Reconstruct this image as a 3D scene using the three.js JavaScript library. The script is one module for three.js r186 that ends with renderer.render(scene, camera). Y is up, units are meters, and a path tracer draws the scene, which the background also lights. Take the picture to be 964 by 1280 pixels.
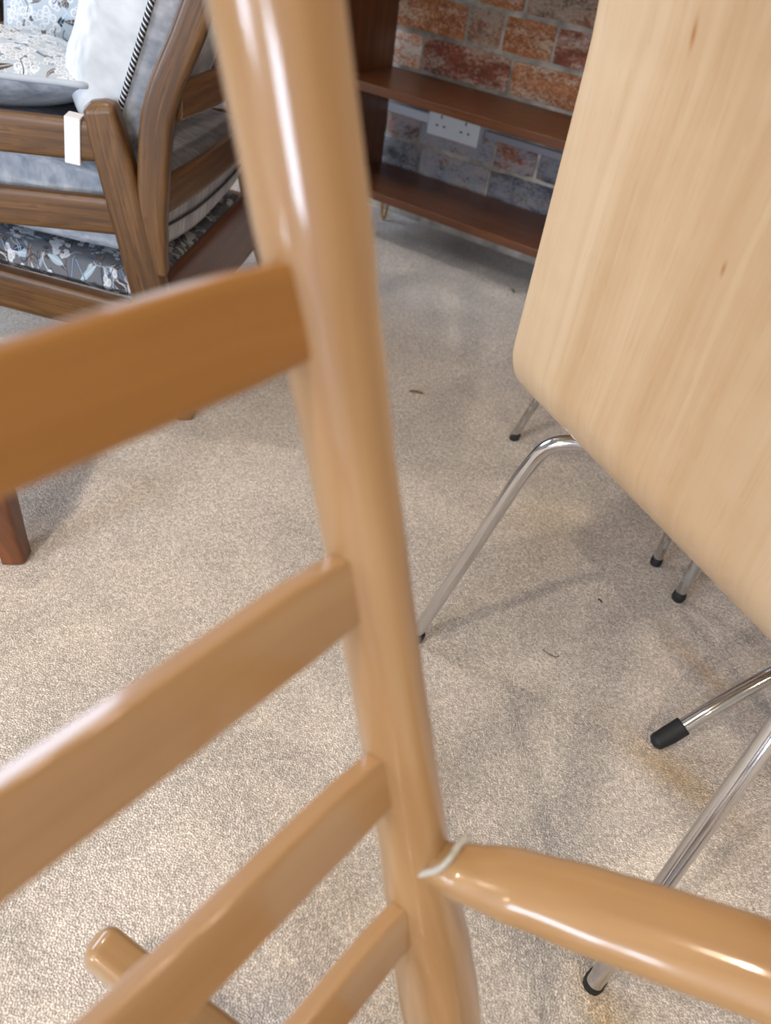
import * as THREE from 'three';
import { RoundedBoxGeometry } from 'three/addons/geometries/RoundedBoxGeometry.js';
import { RectAreaLightUniformsLib } from 'three/addons/lights/RectAreaLightUniformsLib.js';
import { mergeGeometries } from 'three/addons/utils/BufferGeometryUtils.js';

// ---------------------------------------------------------------- camera, sky, exposure, large lights
const scene = new THREE.Scene();
const V = (x, y, z) => new THREE.Vector3(x, y, z);
const camera = new THREE.PerspectiveCamera(67.33, 964 / 1280, 0.02, 60);
{
  const right = V(0.9877, 0.1198, -0.101).normalize(), back = V(0, 0.6445, 0.7646).normalize();
  const up = back.clone().cross(right).normalize();
  camera.matrixAutoUpdate = true;
  camera.quaternion.setFromRotationMatrix(new THREE.Matrix4().makeBasis(right, up, back));
  camera.position.set(0, 0.8, 0);
  camera.focus = 0.82;                 // focused on the middle distance, the near chair goes soft
  camera.userData.fStop = 5.6;
}
scene.add(camera);
scene.background = new THREE.Color().setRGB(0.78, 0.9, 1.12);   // overcast daylight beyond the windows
scene.backgroundIntensity = 1.6;
const renderer = new THREE.WebGLRenderer({ antialias: true });
renderer.toneMapping = THREE.LinearToneMapping;
renderer.toneMappingExposure = 1.14;
renderer.shadowMap.enabled = true;
RectAreaLightUniformsLib.init();

// the room's own axes: x along the brick wall, z from the brick wall into the room
const TURN = -0.4995, CT = Math.cos(TURN), ST = Math.sin(TURN);
const room = (a, y, b) => V(a * CT + b * ST, y, -a * ST + b * CT);
const ROOM = { x0: -3.6, x1: 3.4, z0: -1.981, z1: 4.6, h: 2.62 };
const WINDOWS = [
  // [wall, from, to, sill, head, strength]
  ['front', -2.2, -0.6, 0.7, 2.1, 20],
  ['front', 1.2, 2.6, 0.7, 2.1, 20],
  ['left', -1.6, 0.4, 0.85, 2.2, 6.5],
];
const COOL = new THREE.Color().setRGB(0.74, 0.88, 1.1), WARM = new THREE.Color().setRGB(1.0, 0.855, 0.7);
for (const [wall, from, to, sill, head, power] of WINDOWS) {
  const l = new THREE.RectAreaLight(COOL, power, to - from - 0.1, head - sill - 0.1);
  const mid = (from + to) / 2, y = (sill + head) / 2;
  const at = wall === 'front' ? room(mid, y, ROOM.z1 - 0.03) : room(ROOM.x0 + 0.03, y, mid);
  const to_ = wall === 'front' ? room(mid, y, 0) : room(0, y, mid);
  l.name = 'window_light';
  l.position.copy(at); l.lookAt(to_);
  scene.add(l);
}
const LAMPS = [[-1.5, -0.6, 0.4], [0.6, -0.5, 0.4], [-0.5, 0.9, 1], [1.7, 0.6, 1], [-1.8, 2.2, 1], [0.4, 2.6, 1], [2.2, 2.4, 1]];   // x, z, share of the power
const LAMP_POWER = 8;

// ---------------------------------------------------------------- helpers
function rng(seed) { let a = seed >>> 0; return () => { a = (a + 0x6d2b79f5) | 0; let t = Math.imul(a ^ (a >>> 15), 1 | a); t = (t + Math.imul(t ^ (t >>> 7), 61 | t)) ^ t; return ((t ^ (t >>> 14)) >>> 0) / 4294967296; }; }
const clamp = (x, a = 0, b = 1) => Math.min(b, Math.max(a, x)), lerp = (a, b, t) => a + (b - a) * t;
const smooth = (a, b, x) => { const t = clamp((x - a) / (b - a)); return t * t * (3 - 2 * t); };
const hash = (x, y, s) => { let h = Math.imul(x, 374761393) + Math.imul(y, 668265263) + Math.imul(s, 1442695041); h = Math.imul(h ^ (h >>> 13), 1274126177); return ((h ^ (h >>> 16)) >>> 0) / 4294967296; };
// value noise that repeats every px by py cells
function noise(x, y, px, py, s) {
  const ix = Math.floor(x), iy = Math.floor(y), fx = x - ix, fy = y - iy, u = fx * fx * (3 - 2 * fx), v = fy * fy * (3 - 2 * fy);
  const m = (a, n) => ((a % n) + n) % n, x0 = m(ix, px), x1 = m(ix + 1, px), y0 = m(iy, py), y1 = m(iy + 1, py);
  return lerp(lerp(hash(x0, y0, s), hash(x1, y0, s), u), lerp(hash(x0, y1, s), hash(x1, y1, s), u), v);
}
function fbm(x, y, px, py, s, oct = 4) { let a = 0.5, t = 0, n = 0; for (let i = 0; i < oct; i++) { t += a * noise(x, y, px, py, s + i * 17); n += a; a *= 0.5; x *= 2; y *= 2; px *= 2; py *= 2; } return t / n; }
function texture(w, h, f, srgb = true) {        // f(u, v) -> [r, g, b] 0..1
  const d = new Uint8Array(w * h * 4);
  for (let j = 0; j < h; j++) for (let i = 0; i < w; i++) {
    const c = f((i + 0.5) / w, (j + 0.5) / h), k = (j * w + i) * 4;
    d[k] = clamp(c[0]) * 255; d[k + 1] = clamp(c[1]) * 255; d[k + 2] = clamp(c[2]) * 255; d[k + 3] = 255;
  }
  const t = new THREE.DataTexture(d, w, h, THREE.RGBAFormat);
  t.wrapS = t.wrapT = THREE.RepeatWrapping; t.magFilter = THREE.LinearFilter; t.minFilter = THREE.LinearMipmapLinearFilter; t.generateMipmaps = true;
  if (srgb) t.colorSpace = THREE.SRGBColorSpace;
  t.needsUpdate = true;
  return t;
}
const mix3 = (a, b, t) => [lerp(a[0], b[0], t), lerp(a[1], b[1], t), lerp(a[2], b[2], t)];
const hex = (n) => [(n >> 16 & 255) / 255, (n >> 8 & 255) / 255, (n & 255) / 255];

const used = {};
function numbered(name) { used[name] = (used[name] ?? -1) + 1; return used[name] ? name + '_' + String(used[name]).padStart(3, '0') : name; }
function mesh(name, geometry, material, parent = scene) {
  const m = new THREE.Mesh(geometry, material);
  m.name = parent === scene ? numbered(name) : name; m.castShadow = m.receiveShadow = true; parent.add(m);
  if (parent !== scene) { const n = parent.userData_n ??= {}; n[name] = (n[name] ?? -1) + 1; if (n[name]) m.name = name + '_' + String(n[name]).padStart(3, '0'); }
  return m;
}
function tag(o, label, category, group) { o.userData.label = label; o.userData.category = category; if (group) o.userData.group = group; return o; }
function thing(name, label, category, at = V(0, 0, 0), turn = 0, group) {
  const g = new THREE.Group(); g.name = numbered(name); g.position.copy(at); g.rotation.y = turn; scene.add(g);
  return tag(g, label, category, group);
}
function structure(name, geometry, material) { const m = mesh(name, geometry, material); m.userData.kind = 'structure'; return m; }

// A bar swept along a smooth line. stations: [x, y, z, halfWidth, halfHeight, squareness]; squareness 2 = round, 6 = square with soft corners.
function sweep(stations, { up = V(0, 1, 0), n = 24, steps = 40, cap = 0.4, capStart, capEnd, straight = false, flatUV = 0 } = {}) {
  const P = stations.map((s) => V(s[0], s[1], s[2]));
  const curve = P.length > 2 && !straight ? new THREE.CatmullRomCurve3(P, false, 'centripetal') : null;
  const K = P.length - 1, at = (t) => {
    const x = t * K, i = Math.min(K - 1, Math.floor(x)), f = x - i, a = stations[i], b = stations[i + 1], g = f * f * (3 - 2 * f);
    return { p: curve ? curve.getPoint(t) : P[i].clone().lerp(P[i + 1], f), a: lerp(a[3], b[3], g), b: lerp(a[4], b[4], g), e: lerp(a[5] ?? 2, b[5] ?? 2, g) };
  };
  const tangent = (t) => { const d = 1e-3; return at(Math.min(1, t + d)).p.sub(at(Math.max(0, t - d)).p).normalize(); };
  const rings = [], frame = (t) => { const T = tangent(t), S = up.clone().cross(T).normalize(), U = T.clone().cross(S); return { T, S, U }; };
  const round = (t, dir, amount) => {           // rounded ends
    const s = at(t), { T } = frame(t), L = amount * Math.min(s.a, s.b);
    const list = [];
    for (const k of [0.02, 0.35, 0.62, 0.84, 0.96]) list.push({ ...s, a: s.a - L * (1 - Math.sqrt(1 - (1 - k) ** 2)), b: s.b - L * (1 - Math.sqrt(1 - (1 - k) ** 2)), p: s.p.clone().addScaledVector(T, dir * L * (1 - k)), t });
    return dir < 0 ? list : list.reverse();
  };
  rings.push(...round(0, -1, capStart ?? cap));
  for (let i = 0; i <= steps; i++) rings.push({ ...at(i / steps), t: i / steps });
  rings.push(...round(1, 1, capEnd ?? cap));
  const pos = [], uv = [], idx = [];
  let run = 0, last = null;
  for (const r of rings) {
    if (last) run += last.distanceTo(r.p);
    last = r.p;
    const { S, U } = frame(r.t);
    let per = 0, lp = null;
    for (let j = 0; j <= n; j++) {
      const a = (j / n) * Math.PI * 2, c = Math.cos(a), s = Math.sin(a), x = r.a * Math.sign(c) * Math.abs(c) ** (2 / r.e), y = r.b * Math.sign(s) * Math.abs(s) ** (2 / r.e);
      if (lp) per += Math.hypot(x - lp[0], y - lp[1]);
      lp = [x, y];
      pos.push(r.p.x + S.x * x + U.x * y, r.p.y + S.y * x + U.y * y, r.p.z + S.z * x + U.z * y);
      uv.push(per + flatUV, run);
    }
  }
  const W = n + 1;
  for (let i = 0; i < rings.length - 1; i++) for (let j = 0; j < n; j++) { const a = i * W + j, b = a + 1, c = a + W + 1, d = a + W; idx.push(a, b, c, a, c, d); }
  const ends = [[0, rings[0].p, true], [rings.length - 1, rings.at(-1).p, false]];
  for (const [i, p, first] of ends) {
    const k = pos.length / 3; pos.push(p.x, p.y, p.z); uv.push(0, i ? run : 0);
    for (let j = 0; j < n; j++) first ? idx.push(k, i * W + j + 1, i * W + j) : idx.push(k, i * W + j, i * W + j + 1);
  }
  const g = new THREE.BufferGeometry();
  g.setAttribute('position', new THREE.Float32BufferAttribute(pos, 3)); g.setAttribute('uv', new THREE.Float32BufferAttribute(uv, 2)); g.setIndex(idx);
  g.computeVertexNormals();
  const N = g.attributes.normal;
  for (let i = 0; i < rings.length; i++) {      // close the seam
    const a = i * W, b = a + n, v = V(N.getX(a) + N.getX(b), N.getY(a) + N.getY(b), N.getZ(a) + N.getZ(b)).normalize();
    N.setXYZ(a, v.x, v.y, v.z); N.setXYZ(b, v.x, v.y, v.z);
  }
  return g;
}
const tube = (pts, r, o = {}) => sweep(pts.map((p) => [...p, r, r, 2]), { n: 16, steps: 48, cap: 0.1, ...o });
function box(w, h, d, x = 0, y = 0, z = 0, r = 0.002) {
  const g = new RoundedBoxGeometry(w, h, d, 2, Math.min(r, w / 2.01, h / 2.01, d / 2.01)); g.translate(x, y, z);
  return metreUV(g);
}
function metreUV(g) {       // uv in metres by the face's main direction, the long side along v
  const p = g.attributes.position, n = g.attributes.normal, uv = new Float32Array(p.count * 2);
  g.computeBoundingBox();
  const s = g.boundingBox.getSize(V(0, 0, 0)).toArray(), long = s.indexOf(Math.max(...s));
  for (let i = 0; i < p.count; i++) {
    const a = [Math.abs(n.getX(i)), Math.abs(n.getY(i)), Math.abs(n.getZ(i))], k = a.indexOf(Math.max(...a)), c = [p.getX(i), p.getY(i), p.getZ(i)];
    const rest = [0, 1, 2].filter((q) => q !== k), v = rest.includes(long) ? long : rest[1], u = rest.find((q) => q !== v);
    uv[i * 2] = c[u] + 0.37 * k; uv[i * 2 + 1] = c[v];
  }
  g.setAttribute('uv', new THREE.BufferAttribute(uv, 2));
  return g;
}
// A closed cushion: two domed faces joined at a seam. f(u, v) gives [x, z, top, bottom] for u, v in -1..1.
function cushionShape(f, nu = 40, nv = 40) {
  const pos = [], uv = [], idx = [], W = nu + 1;
  for (const side of [1, -1]) for (let j = 0; j <= nv; j++) for (let i = 0; i <= nu; i++) {
    const q = f((i / nu) * 2 - 1, (j / nv) * 2 - 1);
    pos.push(q[0], side > 0 ? q[2] : q[3], q[1]); uv.push(q[0], q[1]);
  }
  const half = W * (nv + 1);
  for (let s = 0; s < 2; s++) for (let j = 0; j < nv; j++) for (let i = 0; i < nu; i++) {
    const a = s * half + j * W + i, b = a + 1, c = a + W + 1, d = a + W;
    s ? idx.push(a, b, c, a, c, d) : idx.push(a, c, b, a, d, c);
  }
  const g = new THREE.BufferGeometry();
  g.setAttribute('position', new THREE.Float32BufferAttribute(pos, 3)); g.setAttribute('uv', new THREE.Float32BufferAttribute(uv, 2)); g.setIndex(idx);
  g.computeVertexNormals();
  return g;
}

// ---------------------------------------------------------------- materials
function woodMaps(seed, light, dark, { ring = 9, streak = 0.5, pore = 0.25, w = 512, h = 1024, contrast = 1, flame = 0.5 } = {}) {
  const A = hex(light), B = hex(dark);
  const value = (u, v) => {
    const warp = fbm(u * 4, v * 3, 4, 3, seed, 3) - 0.5, r = 0.5 + 0.5 * Math.sin((u * ring + warp * flame * 4) * Math.PI * 2);
    const st = fbm(u * 48, v * 4, 48, 4, seed + 3, 3), po = noise(u * 200, v * 22, 200, 22, seed + 7), big = fbm(u * 3, v * 2, 3, 2, seed + 11, 2);
    return clamp(0.5 + contrast * ((1 - streak) * 0.5 * (r - 0.5) + streak * (st - 0.5) * 1.2 + (big - 0.5) * 0.6 + (po > 0.78 ? pore * (po - 0.78) * 4 : 0)));
  };
  return texture(w, h, (u, v) => mix3(A, B, value(u, v)));
}
function repeat(t, x, y) { t.repeat.set(1 / x, 1 / y); return t; }
const M = {};
{
  const rock = repeat(woodMaps(11, 0xb69265, 0x946c42, { ring: 4, streak: 0.6, pore: 0.1, contrast: 0.7 }), 0.22, 0.8);
  M.rocker = new THREE.MeshPhysicalMaterial({ name: 'honey_beech', map: rock, roughness: 0.42, clearcoat: 1, clearcoatRoughness: 0.1 });
  M.rockerShaded = M.rocker.clone(); M.rockerShaded.name = 'shaded_beech'; M.rockerShaded.map = repeat(woodMaps(13, 0xac7a3a, 0x885824, { ring: 4, streak: 0.6, pore: 0.1, contrast: 0.6 }), 0.22, 0.8);  // same beech for the uppermost slat, its shade put into a darker, oranger colour
  const oak = woodMaps(23, 0x7c562b, 0x482d11, { ring: 7, streak: 0.55, pore: 0.9, contrast: 1.15, flame: 0.7 });
  repeat(oak, 0.16, 0.5);
  M.oak = new THREE.MeshPhysicalMaterial({ name: 'stained_oak', map: oak, bumpMap: oak, bumpScale: 0.0003, roughness: 0.42, clearcoat: 0.25, clearcoatRoughness: 0.3 });
  const teak = repeat(woodMaps(31, 0x744320, 0x44240e, { ring: 6, streak: 0.7, pore: 0.3, contrast: 0.8 }), 0.25, 0.9);
  M.teak = new THREE.MeshPhysicalMaterial({ name: 'red_brown_teak', map: teak, roughness: 0.38, clearcoat: 0.3, clearcoatRoughness: 0.25 });
  const dark = repeat(woodMaps(37, 0x4a2a18, 0x2c160c, { ring: 6, streak: 0.7, pore: 0.3, contrast: 0.8 }), 0.25, 0.9);
  M.darkWood = new THREE.MeshPhysicalMaterial({ name: 'dark_wood', map: dark, roughness: 0.45 });
  const leg = repeat(woodMaps(41, 0x7a4520, 0x4e280f, { ring: 4, streak: 0.6, pore: 0.5 }), 0.12, 0.5);
  M.stool = new THREE.MeshPhysicalMaterial({ name: 'brown_beech', map: leg, roughness: 0.4, clearcoat: 0.3, clearcoatRoughness: 0.3 });
  // the plywood sheet: one long veneer with its own figure and two small knots, u across the sheet, v along it
  const A = hex(0xc9ad8a), B = hex(0xb28e66), knots = [[0.282, 0.89, 0.0042, 0.0095], [0.498, 0.752, 0.0032, 0.005]];
  const ply = texture(1024, 2048, (u, v) => {
    const warp = fbm(u * 3, v * 2, 3, 2, 51, 3) - 0.5, band = fbm(u * 9 + warp * 1.6, v * 1.5, 9, 3, 53, 3), line = fbm(u * 70 + warp * 14, v * 3, 70, 3, 55, 3), fine = noise(u * 260, v * 26, 260, 26, 57), ripple = fbm(u * 16, v * 46, 16, 46, 58, 2);
    let t = clamp(0.42 + (band - 0.5) * 1.15 + (line - 0.5) * 0.5 + (fine > 0.8 ? 0.14 : 0) + (ripple - 0.5) * 0.16);
    let c = mix3(A, B, t);
    for (const [ku, kv, ru, rv] of knots) { const d = ((u - ku + (v - kv) * 0.1) / ru) ** 2 + ((v - kv) / rv) ** 2; if (d < 4) c = mix3(c, hex(0x9a6430), Math.exp(-d) * 0.9); }
    return c;
  });
  M.ply = new THREE.MeshPhysicalMaterial({ name: 'pale_beech_plywood', map: ply, roughness: 0.36, clearcoat: 0.35, clearcoatRoughness: 0.28 });
  M.chrome = new THREE.MeshStandardMaterial({ name: 'chrome', color: new THREE.Color().setRGB(0.62, 0.62, 0.63), metalness: 1, roughness: 0.14 });
  const worn = texture(256, 256, (u, v) => { const k = fbm(u * 10, v * 10, 10, 10, 61, 4); const s = 0.2 + 0.4 * smooth(0.45, 0.75, k); return [s, s, s]; }, false);
  repeat(worn, 0.08, 0.2);
  M.wornChrome = new THREE.MeshStandardMaterial({ name: 'worn_chrome', color: new THREE.Color().setRGB(0.55, 0.54, 0.52), metalness: 1, roughness: 1, roughnessMap: worn });
  M.rubber = new THREE.MeshStandardMaterial({ name: 'black_rubber', color: 0x17181a, roughness: 0.6 });
  M.brass = new THREE.MeshStandardMaterial({ name: 'brass', color: 0xc79a4a, metalness: 1, roughness: 0.25 });
  M.plaster = new THREE.MeshStandardMaterial({ name: 'cream_plaster', color: 0x9c9282, roughness: 0.9 });
  M.ceiling = new THREE.MeshStandardMaterial({ name: 'dim_ceiling', color: 0x97907f, roughness: 0.95 });
  M.frame = new THREE.MeshStandardMaterial({ name: 'white_paint', color: 0xe4e2dd, roughness: 0.5 });
  M.glass = new THREE.MeshPhysicalMaterial({ name: 'window_glass', color: 0xffffff, transmission: 1, thickness: 0, roughness: 0.02, ior: 1.5 });
  M.plastic = new THREE.MeshPhysicalMaterial({ name: 'white_plastic', color: 0xd8dde4, roughness: 0.35, clearcoat: 0.3 });
  M.greyPaint = new THREE.MeshStandardMaterial({ name: 'grey_paint', color: 0x9c9aa2, roughness: 0.7 });
  M.slot = new THREE.MeshStandardMaterial({ name: 'dark_slot', color: 0x2b2c30, roughness: 0.7 });
  M.tag = new THREE.MeshStandardMaterial({ name: 'white_paper', color: 0xeceaf0, roughness: 0.75 });
  M.glue = new THREE.MeshStandardMaterial({ name: 'dried_glue', color: 0xb9b6ac, roughness: 0.55 });
  M.crumb = new THREE.MeshStandardMaterial({ name: 'brown_crumb', color: 0x6b5034, roughness: 0.9 });
  M.darkCrumb = new THREE.MeshStandardMaterial({ name: 'dark_crumb', color: 0x3c342c, roughness: 0.9 });
  M.thread = new THREE.MeshStandardMaterial({ name: 'dull_thread', color: 0x6f675a, roughness: 0.9 });

  // chenille
  const chen = texture(512, 512, (u, v) => {
    const a = fbm(u * 60, v * 22, 60, 22, 71, 3), b = fbm(u * 7, v * 7, 7, 7, 73, 3), c = noise(u * 160, v * 90, 160, 90, 75);
    const t = clamp(0.45 + (a - 0.5) * 1.1 + (b - 0.5) * 0.8 + (c - 0.5) * 0.25);
    return mix3(hex(0xcacdd2), hex(0x8d949e), t);
  });
  repeat(chen, 0.3, 0.3);
  M.chenille = new THREE.MeshPhysicalMaterial({ name: 'grey_chenille', map: chen, bumpMap: chen, bumpScale: 0.0012, roughness: 0.9, sheen: 0.5, sheenRoughness: 0.5, sheenColor: new THREE.Color(0.8, 0.85, 0.95) });
  const pale = texture(512, 512, (u, v) => {
    const a = fbm(u * 60, v * 22, 60, 22, 81, 3), b = fbm(u * 5, v * 5, 5, 5, 83, 3);
    return mix3(hex(0xdcdfe2), hex(0xa3a8ac), clamp(0.35 + (a - 0.5) * 0.7 + (b - 0.5) * 1.1));
  });
  repeat(pale, 0.34, 0.34);
  M.pale = new THREE.MeshPhysicalMaterial({ name: 'pale_grey_velour', map: pale, bumpMap: pale, bumpScale: 0.0008, roughness: 0.85, sheen: 0.6, sheenRoughness: 0.5, sheenColor: new THREE.Color(0.8, 0.88, 1) });
  M.piping = new THREE.MeshStandardMaterial({ name: 'silver_piping', color: 0xb4bcc4, roughness: 0.7 });
  const cord = texture(16, 64, (u, v) => { const k = (v * 4 + u) % 1; return k < 0.36 ? [0.85, 0.86, 0.88] : [0.1, 0.11, 0.15]; });
  repeat(cord, 0.012, 0.026);
  M.cord = new THREE.MeshStandardMaterial({ name: 'black_and_white_cord', map: cord, roughness: 0.7 });
  M.zip = new THREE.MeshStandardMaterial({ name: 'dark_zip', color: 0x3a3d44, roughness: 0.6 });

  // floral print: ring flowers and leaves in navy, brown and white on silver
  const floral = (seed, bg, darkness) => {
    const S = 1024, cv = document.createElement('canvas'); cv.width = cv.height = S;
    const g = cv.getContext('2d'), r = rng(seed), rings = darkness > 1.2 ? 26 : 64;
    g.fillStyle = bg; g.fillRect(0, 0, S, S);
    const wrap = (x, y, f) => { for (const dx of [-S, 0, S]) for (const dy of [-S, 0, S]) { g.save(); g.translate(x + dx, y + dy); f(); g.restore(); } };
    const leaf = (c, l, w, a) => () => { g.rotate(a); g.fillStyle = c; g.beginPath(); g.moveTo(0, 0); g.quadraticCurveTo(l / 2, -w, l, 0); g.quadraticCurveTo(l / 2, w, 0, 0); g.fill(); g.strokeStyle = 'rgba(235,240,245,.7)'; g.lineWidth = 3; g.beginPath(); g.moveTo(4, 0); g.lineTo(l * 0.9, 0); g.stroke(); };
    const cols = ['#2c3a55', '#4a4038', '#56687c', '#8796a6', '#6e5c4c', '#1d2434', '#a9bcc9'];
    for (let i = 0; i < 150 * darkness; i++) { const x = r() * S, y = r() * S, a = r() * 6.28, l = 60 + r() * 110, w = 14 + r() * 26, c = cols[Math.floor(r() * cols.length)]; wrap(x, y, leaf(c, l, w, a)); }
    for (let i = 0; i < rings; i++) {
      const cx = r() * S, cy = r() * S, k = 5 + Math.floor(r() * 9);
      for (let j = 0; j < k; j++) {
        const x = cx + (r() - 0.5) * 170, y = cy + (r() - 0.5) * 130, q = 14 + r() * 11;
        wrap(x, y, () => { g.fillStyle = '#d8dce0'; g.beginPath(); for (let p = 0; p < 7; p++) { g.moveTo(0, 0); g.arc(Math.cos(p * 0.9) * q * 0.6, Math.sin(p * 0.9) * q * 0.6, q * 0.55, 0, 7); } g.fill(); g.strokeStyle = '#7c7a7e'; g.lineWidth = 3; g.beginPath(); g.arc(0, 0, q * 0.42, 0, 7); g.stroke(); });
      }
    }
    g.lineWidth = 5;
    for (let i = 0; i < 40; i++) { const x = r() * S, y = r() * S, a = r() * 6.28; wrap(x, y, () => { g.rotate(a); g.strokeStyle = i % 2 ? '#26304a' : '#c8d2da'; g.beginPath(); g.moveTo(0, 0); g.bezierCurveTo(40, -50, 90, 50, 140, -10); g.stroke(); }); }
    const t = new THREE.CanvasTexture(cv); t.colorSpace = THREE.SRGBColorSpace; t.wrapS = t.wrapT = THREE.RepeatWrapping;
    return t;
  };
  const fa = floral(91, '#b4bdc4', 1.0), fb = floral(97, '#6c6e74', 1.6);
  repeat(fa, 0.27, 0.27); repeat(fb, 0.18, 0.18);
  M.floral = new THREE.MeshPhysicalMaterial({ name: 'silver_floral_fabric', map: fa, roughness: 0.75, sheen: 0.4, sheenColor: new THREE.Color(0.8, 0.9, 1) });
  M.floralDark = new THREE.MeshPhysicalMaterial({ name: 'dark_floral_fabric', map: fb, roughness: 0.8 });

  // carpet: cut pile, tufts about 3.5 mm, on a tile of 0.8 m
  const C = 300, jx = [], jy = [], jb = [], cr = rng(5);
  for (let i = 0; i < C * C; i++) { jx.push(cr()); jy.push(cr()); jb.push(cr()); }
  const cell = (u, v) => {
    const x = u * C, y = v * C, ix = Math.floor(x), iy = Math.floor(y);
    let d0 = 9, d1 = 9, b = 0;
    for (let dy = -1; dy <= 1; dy++) for (let dx = -1; dx <= 1; dx++) {
      const cx = ((ix + dx) % C + C) % C, cy = ((iy + dy) % C + C) % C, k = cy * C + cx, ex = ix + dx + jx[k] - x, ey = iy + dy + jy[k] - y, d = ex * ex + ey * ey;
      if (d < d0) { d1 = d0; d0 = d; b = jb[k]; } else if (d < d1) d1 = d;
    }
    return [Math.sqrt(d0), Math.sqrt(d1), b];
  };
  const heights = new Float32Array(1024 * 1024);
  const pile = texture(1024, 1024, (u, v) => {
    const [d0, d1, b] = cell(u, v), edge = smooth(0, 0.32, d1 - d0), lay = fbm(u * 9, v * 9, 9, 9, 15, 3), fibre = noise(u * 420, v * 420, 420, 420, 17);
    heights[Math.floor(v * 1024) * 1024 + Math.floor(u * 1024)] = clamp(edge * (0.55 + 0.45 * b) - d0 * 0.3 + fibre * 0.15);
    const t = 0.82 + 0.18 * edge + (b - 0.5) * 0.22 + (fibre - 0.5) * 0.14 + (lay - 0.5) * 0.14, c = mix3(hex(0xe4dace), hex(0xdcd2c8), fbm(u * 5, v * 5, 5, 5, 19, 2));
    return [c[0] * t, c[1] * t, c[2] * t];
  });
  const pileBump = texture(1024, 1024, (u, v) => { const h = heights[Math.floor(v * 1024) * 1024 + Math.floor(u * 1024)]; return [h, h, h]; }, false);
  repeat(pile, 0.8, 0.8); repeat(pileBump, 0.8, 0.8);
  M.carpet = new THREE.MeshStandardMaterial({ name: 'beige_carpet', map: pile, bumpMap: pileBump, bumpScale: 0.0016, roughness: 0.97, vertexColors: true });

  // old bricks: orange, dark, deep red, each bloomed with lime; and limewashed ones near the floor
  const brick = (seed, base, other, lime, limeColor) => texture(512, 256, (u, v) => {
    const a = fbm(u * 6, v * 3, 6, 3, seed, 4), b = fbm(u * 5, v * 2.5 * 1.0, 5, 3, seed + 5, 5), c = fbm(u * 40, v * 20, 40, 20, seed + 9, 3), sp = noise(u * 120, v * 60, 120, 60, seed + 12);
    let k = mix3(hex(base), hex(other), smooth(0.35, 0.7, a));
    const g = 0.92 + 0.4 * c; k = k.map((x) => x * g);
    const l = smooth(1 - lime - 0.16, 1 - lime + 0.26, b * 0.62 + c * 0.48) * (0.55 + 0.45 * sp);
    return mix3(k, hex(limeColor), l);
  });
  const B_ = (n, ...a) => new THREE.MeshStandardMaterial({ name: n, map: brick(...a), roughness: 0.92 });
  M.bricks = [B_('orange_brick', 101, 0x9c6440, 0x86502f, 0.46, 0xd0c4b4), B_('brown_brick', 111, 0x805440, 0x6a5242, 0.5, 0xb8aa98), B_('red_brick', 121, 0x7e4838, 0x6c4030, 0.42, 0xc4b4a4), B_('bloomed_brick', 131, 0xb07450, 0x9a6a50, 0.6, 0xdcd8d4)];
  M.limeBricks = [B_('limewashed_brick', 141, 0x7a5a4c, 0x50505c, 0.68, 0xb4b6bc), B_('grey_limewashed_brick', 151, 0x4c4a52, 0x6c6660, 0.52, 0x9a9aa2), B_('patchy_limewashed_brick', 161, 0x8a5038, 0x5a4a48, 0.55, 0xb0b0b6)];
  const mortar = texture(512, 512, (u, v) => { const a = fbm(u * 30, v * 30, 30, 30, 171, 4), b = fbm(u * 4, v * 4, 4, 4, 173, 3); const t = 0.75 + 0.4 * (a - 0.5) + 0.5 * (b - 0.5); const c = hex(0xddd3c4); return [c[0] * t, c[1] * t, c[2] * t]; });
  repeat(mortar, 0.7, 0.7);
  M.mortar = new THREE.MeshStandardMaterial({ name: 'lime_mortar', map: mortar, bumpMap: mortar, bumpScale: 0.003, roughness: 0.96 });
}

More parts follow.
